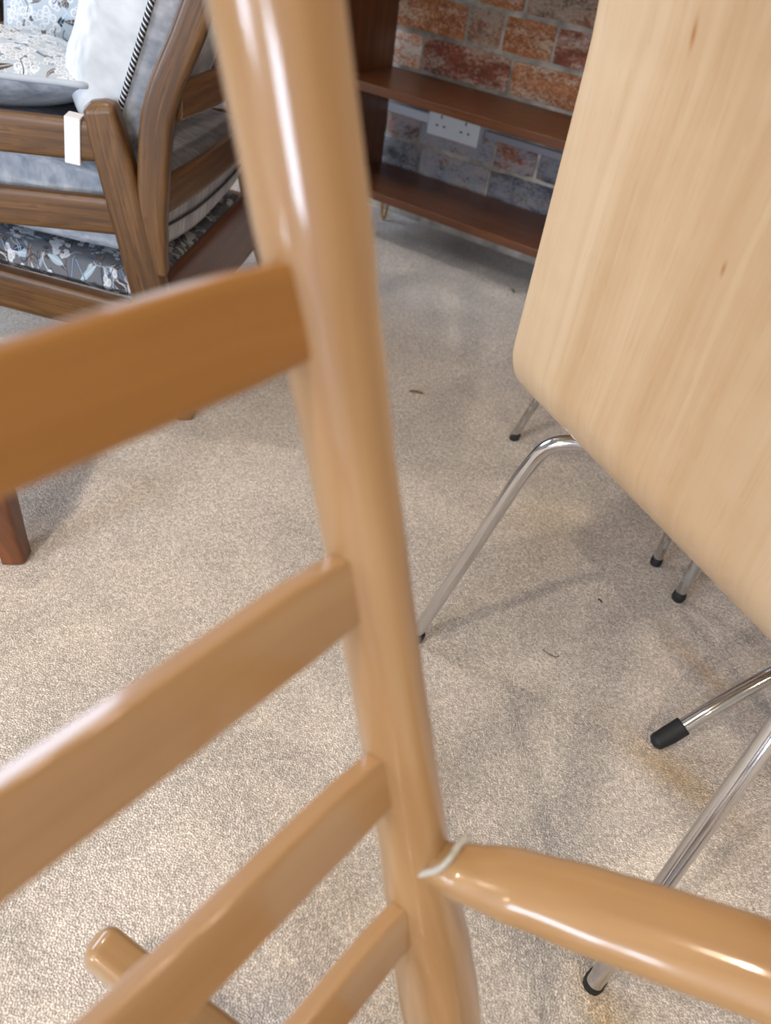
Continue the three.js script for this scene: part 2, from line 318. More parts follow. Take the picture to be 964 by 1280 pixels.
// ---------------------------------------------------------------- the setting
{ // carpeted floor: one mesh, finely divided where the stains lie
  const line = (a, b, lo, hi) => { const s = new Set(); for (let x = lo; x < hi - 1e-6; x += 0.5) s.add(+x.toFixed(3)); for (let x = a; x <= b + 1e-6; x += 0.012) s.add(+x.toFixed(3)); s.add(hi); return [...s].sort((p, q) => p - q); };
  const xs = line(-0.2, 0.75, -6, 6), zs = line(-1.5, -0.12, -5, 6.5), pos = [], uv = [], col = [], idx = [];
  const blotch = (x, z, cx, cz, rx, rz, turn) => { const c = Math.cos(turn), s = Math.sin(turn), dx = (x - cx) * c + (z - cz) * s, dz = -(x - cx) * s + (z - cz) * c; return Math.exp(-((dx / rx) ** 2 + (dz / rz) ** 2)); };
  const STAINS = [  // [x, z, radius, radius, turn, strength, r, g, b]
    [0.405, -0.54, 0.022, 0.075, -0.9, 0.8, 0.80, 0.62, 0.36], [0.285, -0.255, 0.014, 0.06, -0.5, 0.85, 0.86, 0.68, 0.36], [0.47, -0.72, 0.012, 0.07, -0.6, 0.55, 0.86, 0.62, 0.36],
    [0.09, -0.53, 0.03, 0.10, -0.35, 0.3, 0.9, 0.74, 0.5], [0.27, -1.0, 0.06, 0.1, 0.4, 0.3, 0.92, 0.78, 0.5], [0.16, -0.6, 0.07, 0.16, -0.4, 0.22, 0.76, 0.74, 0.72], [0.33, -0.86, 0.1, 0.08, 0.3, 0.16, 0.8, 0.78, 0.78],
    [-0.05, -0.33, 0.05, 0.1, 0.8, 0.16, 0.8, 0.76, 0.7], [0.05, -1.25, 0.12, 0.08, 0.2, 0.2, 0.74, 0.72, 0.68],
  ];
  for (const z of zs) for (const x of xs) {
    let c = [1, 1, 1];
    const n = fbm(x * 9 + 90, z * 9 + 90, 4096, 4096, 201, 4), big = fbm(x * 1.7 + 90, z * 1.7 + 90, 4096, 4096, 203, 3);
    for (const [cx, cz, rx, rz, t, k, r, g, b] of STAINS) { const m = clamp(blotch(x, z, cx, cz, rx, rz, t) * k * (0.55 + 0.9 * n)); c = [c[0] * lerp(1, r, m), c[1] * lerp(1, g, m), c[2] * lerp(1, b, m)]; }
    const d = 0.93 + 0.14 * big + 0.12 * (n - 0.5);
    pos.push(x, 0, z); uv.push(x, z); col.push(c[0] * d, c[1] * d, c[2] * d);
  }
  const W = xs.length;
  for (let j = 0; j < zs.length - 1; j++) for (let i = 0; i < W - 1; i++) { const a = j * W + i; idx.push(a, a + W, a + 1, a + 1, a + W, a + W + 1); }
  const g = new THREE.BufferGeometry();
  g.setAttribute('position', new THREE.Float32BufferAttribute(pos, 3)); g.setAttribute('uv', new THREE.Float32BufferAttribute(uv, 2)); g.setAttribute('color', new THREE.Float32BufferAttribute(col, 3)); g.setIndex(idx); g.computeVertexNormals();
  structure('floor', g, M.carpet);
}
const LX = ROOM.x1 - ROOM.x0, LZ = ROOM.z1 - ROOM.z0, MX = (ROOM.x0 + ROOM.x1) / 2, MZ = (ROOM.z0 + ROOM.z1) / 2;
function roomBox(name, w, h, d, a, y, b, material) { const m = structure(name, metreUV(new THREE.BoxGeometry(w, h, d)), material); m.position.copy(room(a, y, b)); m.rotation.y = TURN; return m; }
roomBox('ceiling', LX + 0.4, 0.12, LZ + 0.4, MX, ROOM.h + 0.06, MZ, M.ceiling);
roomBox('wall_right', 0.15, ROOM.h, LZ, ROOM.x1 + 0.075, ROOM.h / 2, MZ, M.plaster);
function holed(name, wall, from, to) {       // a wall with its window openings
  const s = new THREE.Shape([[from, 0], [to, 0], [to, ROOM.h], [from, ROOM.h]].map(([x, y]) => new THREE.Vector2(x, y)));
  for (const [w, a, b, sill, head] of WINDOWS) if (w === wall) s.holes.push(new THREE.Path([[a, sill], [a, head], [b, head], [b, sill]].map(([x, y]) => new THREE.Vector2(x, y))));
  return metreUV(new THREE.ExtrudeGeometry(s, { depth: 0.18, bevelEnabled: false }));
}
{ // front wall along x, left wall along z
  const f = structure('wall_front', holed('wall_front', 'front', ROOM.x0, ROOM.x1), M.plaster); f.position.copy(room(0, 0, ROOM.z1)); f.rotation.y = TURN;
  const l = structure('wall_left', holed('wall_left', 'left', ROOM.z0, ROOM.z1), M.plaster); l.position.copy(room(ROOM.x0, 0, 0)); l.rotation.y = TURN - Math.PI / 2;
  let k = 1;
  for (const [wall, from, to, sill, head] of WINDOWS) {
    const w = new THREE.Group(); w.name = 'window_' + k++; w.userData.kind = 'structure'; scene.add(w);
    w.position.copy(wall === 'front' ? room(0, 0, ROOM.z1 + 0.08) : room(ROOM.x0 - 0.08, 0, 0)); w.rotation.y = wall === 'front' ? TURN : TURN - Math.PI / 2;
    const W = to - from, H = head - sill, x = (from + to) / 2, y = (sill + head) / 2;
    mesh('window_frame', mergeGeometries([box(W, 0.06, 0.06, x, sill + 0.03, 0), box(W, 0.06, 0.06, x, head - 0.03, 0), box(0.06, H, 0.06, from + 0.03, y, 0), box(0.06, H, 0.06, to - 0.03, y, 0), box(0.05, H, 0.05, x, y, 0)]), M.frame, w);
    mesh('pane', metreUV(new THREE.BoxGeometry(W / 2 - 0.05, H - 0.1, 0.004).translate(x - W / 4, y, 0)), M.glass, w);
    mesh('pane', metreUV(new THREE.BoxGeometry(W / 2 - 0.05, H - 0.1, 0.004).translate(x + W / 4, y, 0)), M.glass, w);
  }
}
{ // brick wall: mortar behind, every brick in and around the view a piece of its own
  const wall = roomBox('wall_back', LX + 0.3, ROOM.h, 0.15, MX, ROOM.h / 2, ROOM.z0 - 0.075, M.mortar);
  const r = rng(77), pitch = 0.0866, first = 0.033;
  const brickShape = (seed, short) => {
    const nx = short ? 4 : 7, ny = 3, q = rng(seed), pos = [], uv = [], idx = [], du = q(), dv = q();
    const ring = (i, j) => i === 0 || j === 0 || i === nx || j === ny;
    for (let j = 0; j <= ny; j++) for (let i = 0; i <= nx; i++) {
      const e = ring(i, j), x = i / nx - 0.5, y = j / ny - 0.5, jit = e ? 0.03 : 0.02;
      const c4 = (i === 0 || i === nx) && (j === 0 || j === ny);
      pos.push(x * (c4 ? 0.985 : 1) + (q() - 0.5) * jit * (short ? 0.9 : 0.45), y * (c4 ? 0.95 : 1) + (q() - 0.5) * jit * 1.5, (e ? -0.0035 : 0.001) + (q() - 0.5) * 0.004);
      uv.push(x * (short ? 0.5 : 1) + du, y + dv);
    }
    const W = nx + 1;
    for (let j = 0; j < ny; j++) for (let i = 0; i < nx; i++) { const a = j * W + i; idx.push(a, a + 1, a + W + 1, a, a + W + 1, a + W); }
    const loop = []; for (let i = 0; i < nx; i++) loop.push(i); for (let j = 0; j < ny; j++) loop.push(j * W + nx); for (let i = nx; i > 0; i--) loop.push(ny * W + i); for (let j = ny; j > 0; j--) loop.push(j * W);
    const base = pos.length / 3;
    for (const k of loop) { pos.push(pos[k * 3], pos[k * 3 + 1], pos[k * 3 + 2], pos[k * 3] * 1.01, pos[k * 3 + 1] * 1.02, -0.03); uv.push(uv[k * 2], uv[k * 2 + 1], uv[k * 2] + 0.03, uv[k * 2 + 1] + 0.03); }
    for (let k = 0; k < loop.length; k++) { const a = base + k * 2, b = base + ((k + 1) % loop.length) * 2; idx.push(a, a + 1, b, b, a + 1, b + 1); }
    const g = new THREE.BufferGeometry();
    g.setAttribute('position', new THREE.Float32BufferAttribute(pos, 3)); g.setAttribute('uv', new THREE.Float32BufferAttribute(uv, 2)); g.setIndex(idx); g.computeVertexNormals();
    return g;
  };
  const longs = [1, 2, 3, 4, 5].map((s) => brickShape(300 + s, false)), shorts = [1, 2, 3, 4].map((s) => brickShape(400 + s, true));
  const known = { 5: [-1.56, -1.30, -1.185, -0.924, -0.675, -0.55], 6: [-1.43, -1.31, -1.068, -0.966, -0.827, -0.60, -0.49], 7: [-1.31, -1.06, -0.92, -0.68], 4: [-1.40, -1.165, -1.06, -0.83, -0.715, -0.48], 3: [-1.48, -1.27, -1.16, -0.925, -0.80, -0.57], 2: [-1.38, -1.15, -0.93, -0.69], 1: [-1.36, -1.10, -0.87, -0.66] };
  const far = new Map(), cx = -MX, m4 = new THREE.Matrix4();
  const lay = (x0, x1, c) => {
    const L = x1 - x0 - 0.008, H = pitch - 0.0095 - r() * 0.003, short = L < 0.16, set = short ? shorts : longs, g = set[Math.floor(r() * set.length)];
    const low = c <= 4, q = r(), left = (x0 + x1) / 2 < -1.06, mats = low ? M.limeBricks : M.bricks, k = low ? (c <= 2 ? (q < 0.6 ? 1 : 0) : Math.floor(q * 3)) : left && c < 9 ? (q < 0.6 ? 3 : 0) : q < 0.45 ? 0 : q < 0.7 ? 1 : q < 0.85 ? 2 : 3;
    const x = (x0 + x1) / 2 - MX, y = first + pitch * (c - 0.5) - ROOM.h / 2, z = 0.075 + 0.0045 + r() * 0.003, tilt = (r() - 0.5) * 0.012, flip = r() < 0.5 ? Math.PI : 0;
    if (x1 > -1.85 && x0 < 0.5 && c < 13) { const b = mesh('brick', g, mats[k], wall); b.position.set(x, y, z); b.scale.set(L, H, 1); b.rotation.z = tilt + flip; }
    else { const key = g.uuid + mats[k].uuid; if (!far.has(key)) far.set(key, [g, mats[k], []]); far.get(key)[2].push(new THREE.Matrix4().compose(V(x, y, z), new THREE.Quaternion().setFromAxisAngle(V(0, 0, 1), tilt + flip), V(L, H, 1))); }
  };
  for (let c = 1; c <= 29; c++) {
    const joints = known[c] ? [...known[c]] : [-1.5 + (c % 2) * 0.12 + (r() - 0.5) * 0.05];
    const step = (k) => ((k + c) % 2 ? 0.115 : 0.238) + (r() - 0.5) * 0.012;
    for (let k = 0; joints[0] > ROOM.x0 + 0.02; k++) joints.unshift(Math.max(ROOM.x0, joints[0] - step(k)));
    for (let k = 0; joints.at(-1) < ROOM.x1 - 0.02; k++) joints.push(Math.min(ROOM.x1, joints.at(-1) + step(k)));
    for (let k = 0; k < joints.length - 1; k++) if (joints[k + 1] - joints[k] > 0.03) lay(joints[k], joints[k + 1], c);
  }
  // the bricks beyond the view, joined into one part
  const groups = [...far.values()], mats = groups.map((q) => q[1]), geos = groups.map(([g, , list]) => mergeGeometries(list.map((m) => g.clone().applyMatrix4(m))));
  const rest = mesh('brickwork', mergeGeometries(geos, true), mats, wall); rest.userData.kind = 'stuff';
}
// ceiling spot lamps of the shop
LAMPS.forEach(([a, b, share], i) => {
  const where = ['above the armchair', 'above the plywood chairs', 'above the rocking chair', 'above the right aisle', 'by the left shop window', 'between the shop windows', 'by the right shop window'][i];
  const t = thing('ceiling_spotlight', `round white ceiling spotlight ${where}`, 'ceiling light', room(a, ROOM.h, b), 0, 'ceiling spotlights');
  mesh('housing', new THREE.CylinderGeometry(0.05, 0.055, 0.1, 32, 1, true).translate(0, -0.05, 0), M.frame, t);
  mesh('mounting_plate', new THREE.CylinderGeometry(0.05, 0.05, 0.01, 32).translate(0, -0.005, 0), M.frame, t);
  mesh('lamp_bulb', new THREE.CylinderGeometry(0.045, 0.045, 0.01, 32).translate(0, -0.092, 0), new THREE.MeshStandardMaterial({ name: 'glowing_lamp', color: 0xffffff, emissive: new THREE.Color().setRGB(1, 0.8, 0.55), emissiveIntensity: 14 }), t);
  const l = new THREE.SpotLight(WARM, LAMP_POWER * share, 0, 1.25, 0.7, 2); l.name = 'lamp_light'; l.castShadow = true; l.shadow.radius = 2.2; l.position.set(0, -0.105, 0); l.target.position.set(0, -2, 0); t.add(l, l.target);
});

// ---------------------------------------------------------------- ladder-back rocking chair, close to the camera
{ // x towards its left-hand post (the one in view), z to the front, y up
  const t = thing('rocking_chair', 'glossy honey-coloured ladder-back wooden rocking chair, large and close in front', 'rocking chair', V(-0.183, 0, -0.08), 0.9425);
  const axis = (s, side = 1) => [side * (0.22 + 0.0125 * Math.max(0, s)), 0.765 - 0.95 * s, 0.312 * s];
  const PR = [[-0.2, 0.010], [-0.17, 0.021], [-0.13, 0.017], [-0.08, 0.0195], [0, 0.0198], [0.055, 0.0196], [0.1, 0.0178], [0.15, 0.0168], [0.2, 0.0167], [0.25, 0.0168], [0.3, 0.0172], [0.35, 0.018], [0.4, 0.0198], [0.45, 0.0232], [0.5, 0.0245], [0.56, 0.0235], [0.62, 0.019], [0.7, 0.0145], [0.765, 0.013]];
  const post = (side) => sweep(PR.map(([s, r]) => [...axis(s, side), r, r, 2]), { up: V(0, 0, 1), n: 36, steps: 110, cap: 0.6 });
  for (const side of [1, -1]) mesh('back_post', post(side), M.rocker, t);
  // slats bow a little to the back and sit in the posts
  const slat = (s0, s1, bow = 0.001, arch = 0) => {
    const st = [];
    for (let i = 0; i <= 12; i++) {
      const u = i / 6 - 1, s = (s0 + s1) / 2 - arch * (1 - u * u), a = axis(s, 1), edge = 1 - 0.1 * Math.max(0, Math.abs(u) - 0.85) / 0.15;
      st.push([u * (a[0] - 0.007), a[1] - bow * (1 - u * u) * 0.0, a[2] + 0.002 + 0.0024 * (1 - smooth(0.35, 0.95, u)) - bow * (1 - u * u), 0.0054 * edge, (s1 - s0) / 2 * edge, 9]);
    }
    return sweep(st, { up: V(0, 0.95, -0.312), n: 40, steps: 40, cap: 0.2 });
  };
  for (const [a, b] of [[0.067, 0.102], [0.1775, 0.212], [0.284, 0.319], [0.389, 0.422]]) mesh('slat', slat(a, b), a < 0.1 ? M.rockerShaded : M.rocker, t);
  mesh('top_rail', slat(-0.185, -0.125, 0.012, 0.02), M.rocker, t);
  for (const side of [1, -1]) {
    const arm = [[0.222, 0.4205, 0.124, 0.009, 0.0085], [0.2295, 0.423, 0.142, 0.014, 0.012], [0.242, 0.425, 0.166, 0.0178, 0.0145], [0.260, 0.4265, 0.203, 0.0205, 0.0155], [0.277, 0.4285, 0.240, 0.0218, 0.0158], [0.292, 0.430, 0.275, 0.0228, 0.016], [0.31, 0.428, 0.34, 0.025, 0.017], [0.315, 0.426, 0.42, 0.028, 0.018], [0.312, 0.42, 0.5, 0.032, 0.018], [0.308, 0.405, 0.54, 0.03, 0.016]];
    mesh('armrest', sweep(arm.map(([x, y, z, a, b]) => [x * side, y, z, a, b, 2.5]), { n: 36, steps: 60, cap: 0.7 }), M.rocker, t);
    mesh('arm_support', sweep([[side * 0.262, 0.235, 0.46, 0.011, 0.011], [side * 0.28, 0.31, 0.465, 0.017, 0.017], [side * 0.298, 0.38, 0.47, 0.013, 0.013], [side * 0.308, 0.42, 0.475, 0.012, 0.012]], { up: V(0, 0, 1), steps: 30 }), M.rocker, t);
    const ry = (z) => 0.0205 + (z - 0.3) ** 2 / 2.6, rock = [];
    for (let i = 0; i <= 14; i++) { const z = lerp(-0.086, 0.66, i / 14); rock.push([side * (0.131 + 0.257 * (z + 0.082)), ry(z), z, 0.017, 0.0195, 4]); }
    mesh('rocker', sweep(rock, { n: 32, steps: 50, cap: 0.75 }), M.rocker, t);
    const fx = 0.131 + 0.257 * (0.5 + 0.082);
    mesh('front_leg', sweep([[side * 0.235, 0.24, 0.47, 0.016, 0.016], [side * 0.25, 0.14, 0.485, 0.02, 0.02], [side * fx, 0.035, 0.5, 0.014, 0.014]], { up: V(0, 0, 1), steps: 24 }), M.rocker, t);
  }
  mesh('seat', cushionShape((u, v) => {
    const w = lerp(0.205, 0.27, (v + 1) / 2), e = (1 - Math.abs(u) ** 10) * (1 - Math.abs(v) ** 10), dip = 0.01 * (1 - u * u) * (1 - v * v);
    return [u * w, lerp(0.205, 0.56, (v + 1) / 2), 0.243 - dip + 0.006 * Math.sqrt(e) - 0.006, 0.243 - 0.018 - 0.008 * Math.sqrt(e)];
  }, 30, 30), M.rocker, t);
  mesh('stretcher', sweep([[-0.245, 0.13, 0.485, 0.009, 0.009], [0, 0.13, 0.485, 0.014, 0.014], [0.245, 0.13, 0.485, 0.009, 0.009]], { steps: 24 }), M.rocker, t);
  // squeezed-out glue round the arm joint
  const ring = [];
  for (let i = 0; i <= 10; i++) { const a = lerp(-0.9, 2.3, i / 10); ring.push([0.2255 - 0.0155 * Math.sin(a) * 0.9 + 0.003, 0.4245 + 0.0125 * Math.cos(a), 0.134 + 0.004 * Math.sin(a * 2) - 0.006 * Math.sin(a), 0.0022 + 0.0011 * Math.sin(i * 1.7), 0.0018, 2]); }
  const g = mesh('glue_line', sweep(ring, { n: 10, steps: 30, up: V(0, 0, 1) }), M.glue, t); g.userData.label = 'whitish dried glue at the arm joint';
}

// ---------------------------------------------------------------- plywood shell chairs on chrome legs
function shellChair(label, at, turn, feet, group) { // x to the chair's left, z to its front
  const t = thing('plywood_chair', label, 'chair', at, turn, group);
  // the bent sheet: profile (z, y) from the top of the back down, round the bend and along the seat
  const prof = [], R = 0.07, y0 = 0.384;
  for (let i = 0; i <= 16; i++) { const y = lerp(0.83, y0 + R + 0.01, i / 16); prof.push([-0.012 * smooth(0.7, 0.83, y), y]); }
  for (let i = 0; i <= 16; i++) { const a = (i / 16) * Math.PI * 0.5; prof.push([R - R * Math.cos(a), y0 + R - R * Math.sin(a)]); }
  for (let i = 1; i <= 20; i++) { const z = lerp(R, 0.43, i / 20); prof.push([z, y0 + 0.012 * smooth(0.2, 0.4, z) - 0.03 * smooth(0.36, 0.43, z) ** 2]); }
  const len = [0]; for (let i = 1; i < prof.length; i++) len.push(len[i - 1] + Math.hypot(prof[i][0] - prof[i - 1][0], prof[i][1] - prof[i - 1][1]));
  const total = len.at(-1), half = (s) => {
    const top = s < 0.07 ? Math.sqrt(Math.max(0, 1 - ((0.07 - s) / 0.07) ** 2)) : 1, front = total - s < 0.06 ? Math.sqrt(Math.max(0, 1 - ((0.06 - total + s) / 0.06) ** 2)) : 1;
    return 0.206 - 0.07 * (1 - top) - 0.06 * (1 - front);
  };
  const nx = 24, pos = [], uv = [], idx = [], rows = prof.length, T = 0.0105;
  const nrm = prof.map((p, i) => { const a = prof[Math.max(0, i - 1)], b = prof[Math.min(rows - 1, i + 1)], l = Math.hypot(b[0] - a[0], b[1] - a[1]); return [(b[1] - a[1]) / l, -(b[0] - a[0]) / l]; });  // towards the back and underside
  // a closed ring of points round the sheet's section at every row: outer face, edge, inner face, edge
  const ringOf = (i) => {
    const out = [], w = half(len[i]), c = 0.003;
    const put = (x, off, u) => out.push([x, prof[i][1] + nrm[i][1] * off, prof[i][0] + nrm[i][0] * off, u]);
    for (let j = 0; j <= nx; j++) { const u = j / nx * 2 - 1; put(u * (w - c), T / 2 * 0 , u * (w - c)); }
    put(w - 0.0008, -0.0012, w); put(w, -T / 2, w + 0.004); put(w - 0.0008, -T + 0.0012, w + 0.008);
    for (let j = nx; j >= 0; j--) { const u = j / nx * 2 - 1; put(u * (w - c), -T, u * (w - c)); }
    put(-w + 0.0008, -T + 0.0012, -w); put(-w, -T / 2, -w - 0.004); put(-w + 0.0008, -0.0012, -w - 0.008);
    return out;
  };
  let W = 0;
  for (let i = 0; i < rows; i++) { const r = ringOf(i); W = r.length; for (const [x, y, z, u] of r) { pos.push(x, y, z); uv.push(0.5 - u / 0.44, 1 - len[i] / total); } }
  for (let i = 0; i < rows - 1; i++) for (let j = 0; j < W; j++) { const a = i * W + j, b = i * W + (j + 1) % W, c = b + W, d = a + W; idx.push(a, b, c, a, c, d); }
  for (const [i, f] of [[0, 0], [rows - 1, 1]]) for (let j = 0; j < nx; j++) { const a = i * W + j, b = a + 1, c = i * W + (nx + 4 + nx - j), d = c - 1; f ? idx.push(a, b, d, a, d, c) : idx.push(a, d, b, a, c, d); }
  const g = new THREE.BufferGeometry();
  g.setAttribute('position', new THREE.Float32BufferAttribute(pos, 3)); g.setAttribute('uv', new THREE.Float32BufferAttribute(uv, 2)); g.setIndex(idx); g.computeVertexNormals();
  mesh('shell', g, M.ply, t);
  const r = 0.0083;
  feet.forEach(([fx, fz, tx, tz, worn, bend]) => {
    const foot = V(fx, 0.011, fz), top = V(tx, 0.3745, tz), hub = V(0.035 * Math.sign(fx), 0.3745, 0.19 + 0.03 * Math.sign(fz - 0.1));
    const d = top.clone().sub(foot).normalize(), e = hub.clone().sub(top).normalize(), q = bend ?? 0.038;
    const p = [foot, foot.clone().lerp(top, 0.45), top.clone().addScaledVector(d, -q), top.clone().addScaledVector(d, -q * 0.35).addScaledVector(e, q * 0.12), top.clone().addScaledVector(d, -q * 0.08).addScaledVector(e, q * 0.5), top.clone().addScaledVector(e, q * 1.1), hub];
    const leg = mesh('leg', tube(p.map((v) => v.toArray()), r, { up: V(0.31, 0.2, 0.93), steps: 70 }), worn ? M.wornChrome : M.chrome, t);
    mesh('foot_cap', sweep([[fx, 0.001, fz, 0.0094, 0.0094, 2], [fx + d.x * 0.006, 0.006, fz + d.z * 0.006, 0.0102, 0.0102, 2], [fx + d.x * 0.014, 0.014, fz + d.z * 0.014, 0.0096, 0.0096, 2]], { up: V(0, 0, 1), n: 20, steps: 8, cap: 0.3 }), M.rubber, leg);
  });
  mesh('seat_plate', new THREE.CylinderGeometry(0.085, 0.085, 0.004, 36).translate(0, 0.3815, 0.19), M.chrome, t);
  return t;
}
// feet: [x, z of the foot, x, z of the bend above it, dull]
shellChair('pale plywood chair seen from behind, its tall flat back filling the right of the view', V(0.198, 0, -0.518), Math.atan2(0.875, -0.485), [[0.217, -0.03, 0.154, 0.036, 0, 0.05], [-0.228, -0.046, -0.174, 0.06, 0, 0.022], [0.168, 0.392, 0.125, 0.33, 1], [-0.17, 0.372, -0.12, 0.32, 1]]);
{
  const turn = Math.atan2(Math.sin(5.487), -Math.cos(5.487));     // faces heading 314 degrees
  const X = V(Math.cos(turn), 0, -Math.sin(turn)), Z = V(Math.sin(turn), 0, Math.cos(turn));
  const k = 0.895, at = V(0.437, 0, -0.927).addScaledVector(X, -0.228 * k).addScaledVector(Z, 0.012 * k);
  shellChair('second plywood chair hidden behind the first, only two thin dull metal legs showing', at, turn, [[0.228, -0.012, 0.21, 0.0, 1], [-0.228, -0.012, -0.185, 0.02, 1], [0.168, 0.392, 0.134, 0.3, 1], [-0.168, 0.392, -0.134, 0.3, 1]]).scale.setScalar(k);
}
{ // table beyond the right edge, one chrome foot reaching into view
  const h0 = 64 * Math.PI / 180, t = thing('pedestal_table', 'table with curved chrome foot and thick black cap, cut off at the right edge', 'table', V(0.382 + 0.42 * Math.sin(h0), 0, -0.584 - 0.42 * Math.cos(h0)), 0);
  for (let k = 0; k < 4; k++) {
    const a = h0 + Math.PI + k * Math.PI / 2, at = (d, y) => [Math.sin(a) * d, y, -Math.cos(a) * d];
    const pts = [at(0.42, 0.014), at(0.395, 0.031), at(0.36, 0.0575), at(0.30, 0.094), at(0.22, 0.125), at(0.12, 0.146), at(0.02, 0.155)];
    const leg = mesh('leg', tube(pts, 0.0095, { up: V(0.3, 1, 0.2) }), M.chrome, t);
    mesh('foot_cap', sweep([[...at(0.424, 0.0125), 0.0108, 0.0108, 2], [...at(0.41, 0.0205), 0.0118, 0.0118, 2], [...at(0.395, 0.032), 0.0118, 0.0118, 2]], { n: 24, steps: 12, capStart: 0.8, capEnd: 0.12, up: V(0.3, 1, 0.2) }), M.rubber, leg);
  }
  mesh('column', new THREE.CylinderGeometry(0.025, 0.025, 0.57, 32).translate(0, 0.415, 0), M.chrome, t);
  mesh('tabletop', metreUV(new THREE.CylinderGeometry(0.3, 0.3, 0.022, 72).translate(0, 0.711, 0)), M.teak, t);
}

// ---------------------------------------------------------------- armchair, left
const ARM = { at: V(-0.382, 0, -1.13), turn: Math.atan2(-0.9903, 0.1392) };       // x to its left (towards us is +x), z to its front
{
  const t = thing('armchair', 'brown oak armchair with slatted sides and loose grey cushions, left background', 'armchair', ARM.at, ARM.turn);
  const up = V(1, 0, 0);
  const flat = (pts, thick, e = 5, o = {}) => sweep(pts.map(([x, y, z, w]) => [x, y, z, w, thick, e]), { up, n: 36, steps: 44, cap: 0.5, ...o });
  for (const x of [0, -0.56]) {
    const dz = x ? -0.11 : 0;
    // side post leans forward as it rises and ends in a rounded horn
    mesh('side_post', flat([[x, 0.004, 0.0 + dz, 0.016], [x, 0.06, 0.01 + dz, 0.022], [x, 0.14, 0.028 + dz, 0.028], [x, 0.25, 0.047 + dz, 0.029], [x, 0.33, 0.061 + dz, 0.0275], [x, 0.42, 0.077 + dz, 0.0265], [x, 0.46, 0.084 + dz, 0.025], [x, 0.489, 0.089 + dz, 0.023]], 0.019, 4.5, { cap: 0.75, steps: 60 }), M.oak, t);
    mesh('front_post', flat([[x, 0.004, 0.64, 0.018], [x, 0.1, 0.62, 0.024], [x, 0.28, 0.595, 0.028], [x, 0.44, 0.585, 0.026], [x, 0.53, 0.58, 0.022]], 0.019, 4.5, { cap: 0.75 }), M.oak, t);
    mesh('back_frame', flat([[0.27, 0.028, 0.015], [0.33, 0.031, 0.020], [0.40, 0.026, 0.0225], [0.5, 0.0105, 0.0225], [0.6, -0.034, 0.0215], [0.7, -0.078, 0.0215], [0.95, -0.19, 0.019]].map(([y, z, w]) => [x, y, z + dz, w]), 0.0175, 4.5, { steps: 60, cap: 0.7 }), M.oak, t);
    const rail = (y0, z0, y1, z1, h, w) => sweep([[x, y0, z0, w, h, 5], [x, (y0 + y1) / 2, (z0 + z1) / 2, w, h, 5], [x, y1, z1, w, h, 5]], { up: V(0, 1, 0), n: 36, steps: 8, cap: 0.2 });
    mesh('side_rail', rail(0.449, 0.085 + dz, 0.449, 0.59, 0.0265, 0.011), M.oak, t);
    mesh('side_rail', rail(0.3465, 0.066 + dz, 0.3465, 0.59, 0.027, 0.011), M.oak, t);
    mesh('seat_rail', rail(0.168, 0.03 + dz, 0.282, 0.6, 0.032, 0.015), M.oak, t);
  }
  // rear rails bow to the back
  const rear = (y, h, z0, bow, w, name) => {
    const st = [];
    for (let i = 0; i <= 16; i++) { const u = 1 - i / 8, k = 1 - Math.abs(u) ** 2.4, x = -0.28 + u * 0.278; st.push([x, y, z0 + 0.2 * x - bow * k, w, h, 5]); }
    mesh(name, sweep(st, { up: V(0, 1, 0), n: 36, steps: 50, cap: 0.2 }), M.oak, t);
  };
  rear(0.375, 0.0255, 0.026, 0.02, 0.009, 'back_rail');
  rear(0.512, 0.0235, -0.012, 0.025, 0.009, 'back_rail');
  rear(0.77, 0.03, -0.11, 0.025, 0.009, 'back_rail');
  const board = mesh('rear_board', sweep([[-0.004, 0.18, 0.028, 0.011, 0.065, 6], [-0.28, 0.18, -0.028, 0.011, 0.065, 6], [-0.556, 0.18, -0.083, 0.011, 0.065, 6]], { up: V(0, 1, 0), n: 36, steps: 12, cap: 0.2 }), M.teak, t);
  board.userData.label = 'reddish brown board under the seat';
  // patterned platform under the cushion
  const plat = mesh('seat_platform', cushionShape((u, v) => {
    const e = Math.sqrt((1 - Math.abs(u) ** 14) * (1 - Math.abs(v) ** 14)), k = (v + 1) / 2, back = 0.045 + 0.2 * (-0.28 + u * 0.255);
    const z = lerp(back, 0.57, k), y = 0.198 + 0.11 * clamp(z / 0.57) * 0.95;
    return [-0.28 + u * 0.255, z, y + 0.034 * e, y - 0.02 * e];
  }, 40, 40), M.floralDark, t);
  plat.userData.label = 'dark floral fabric platform under the seat cushion';
  const tg = mesh('paper_band', box(0.027, 0.062, 0.021, 0, 0, 0, 0.001), M.tag, t); tg.position.set(0, 0.449, 0.131); tg.rotation.x = -0.12; tg.userData.label = 'white paper band round the side rail';
}
function onArmchair(o) { o.position.copy(ARM.at); o.rotation.y = ARM.turn; return o; }
const wob = (x, y, s, a) => (fbm(x * 9 + 50, y * 9 + 50, 4096, 4096, s, 3) - 0.5) * a;
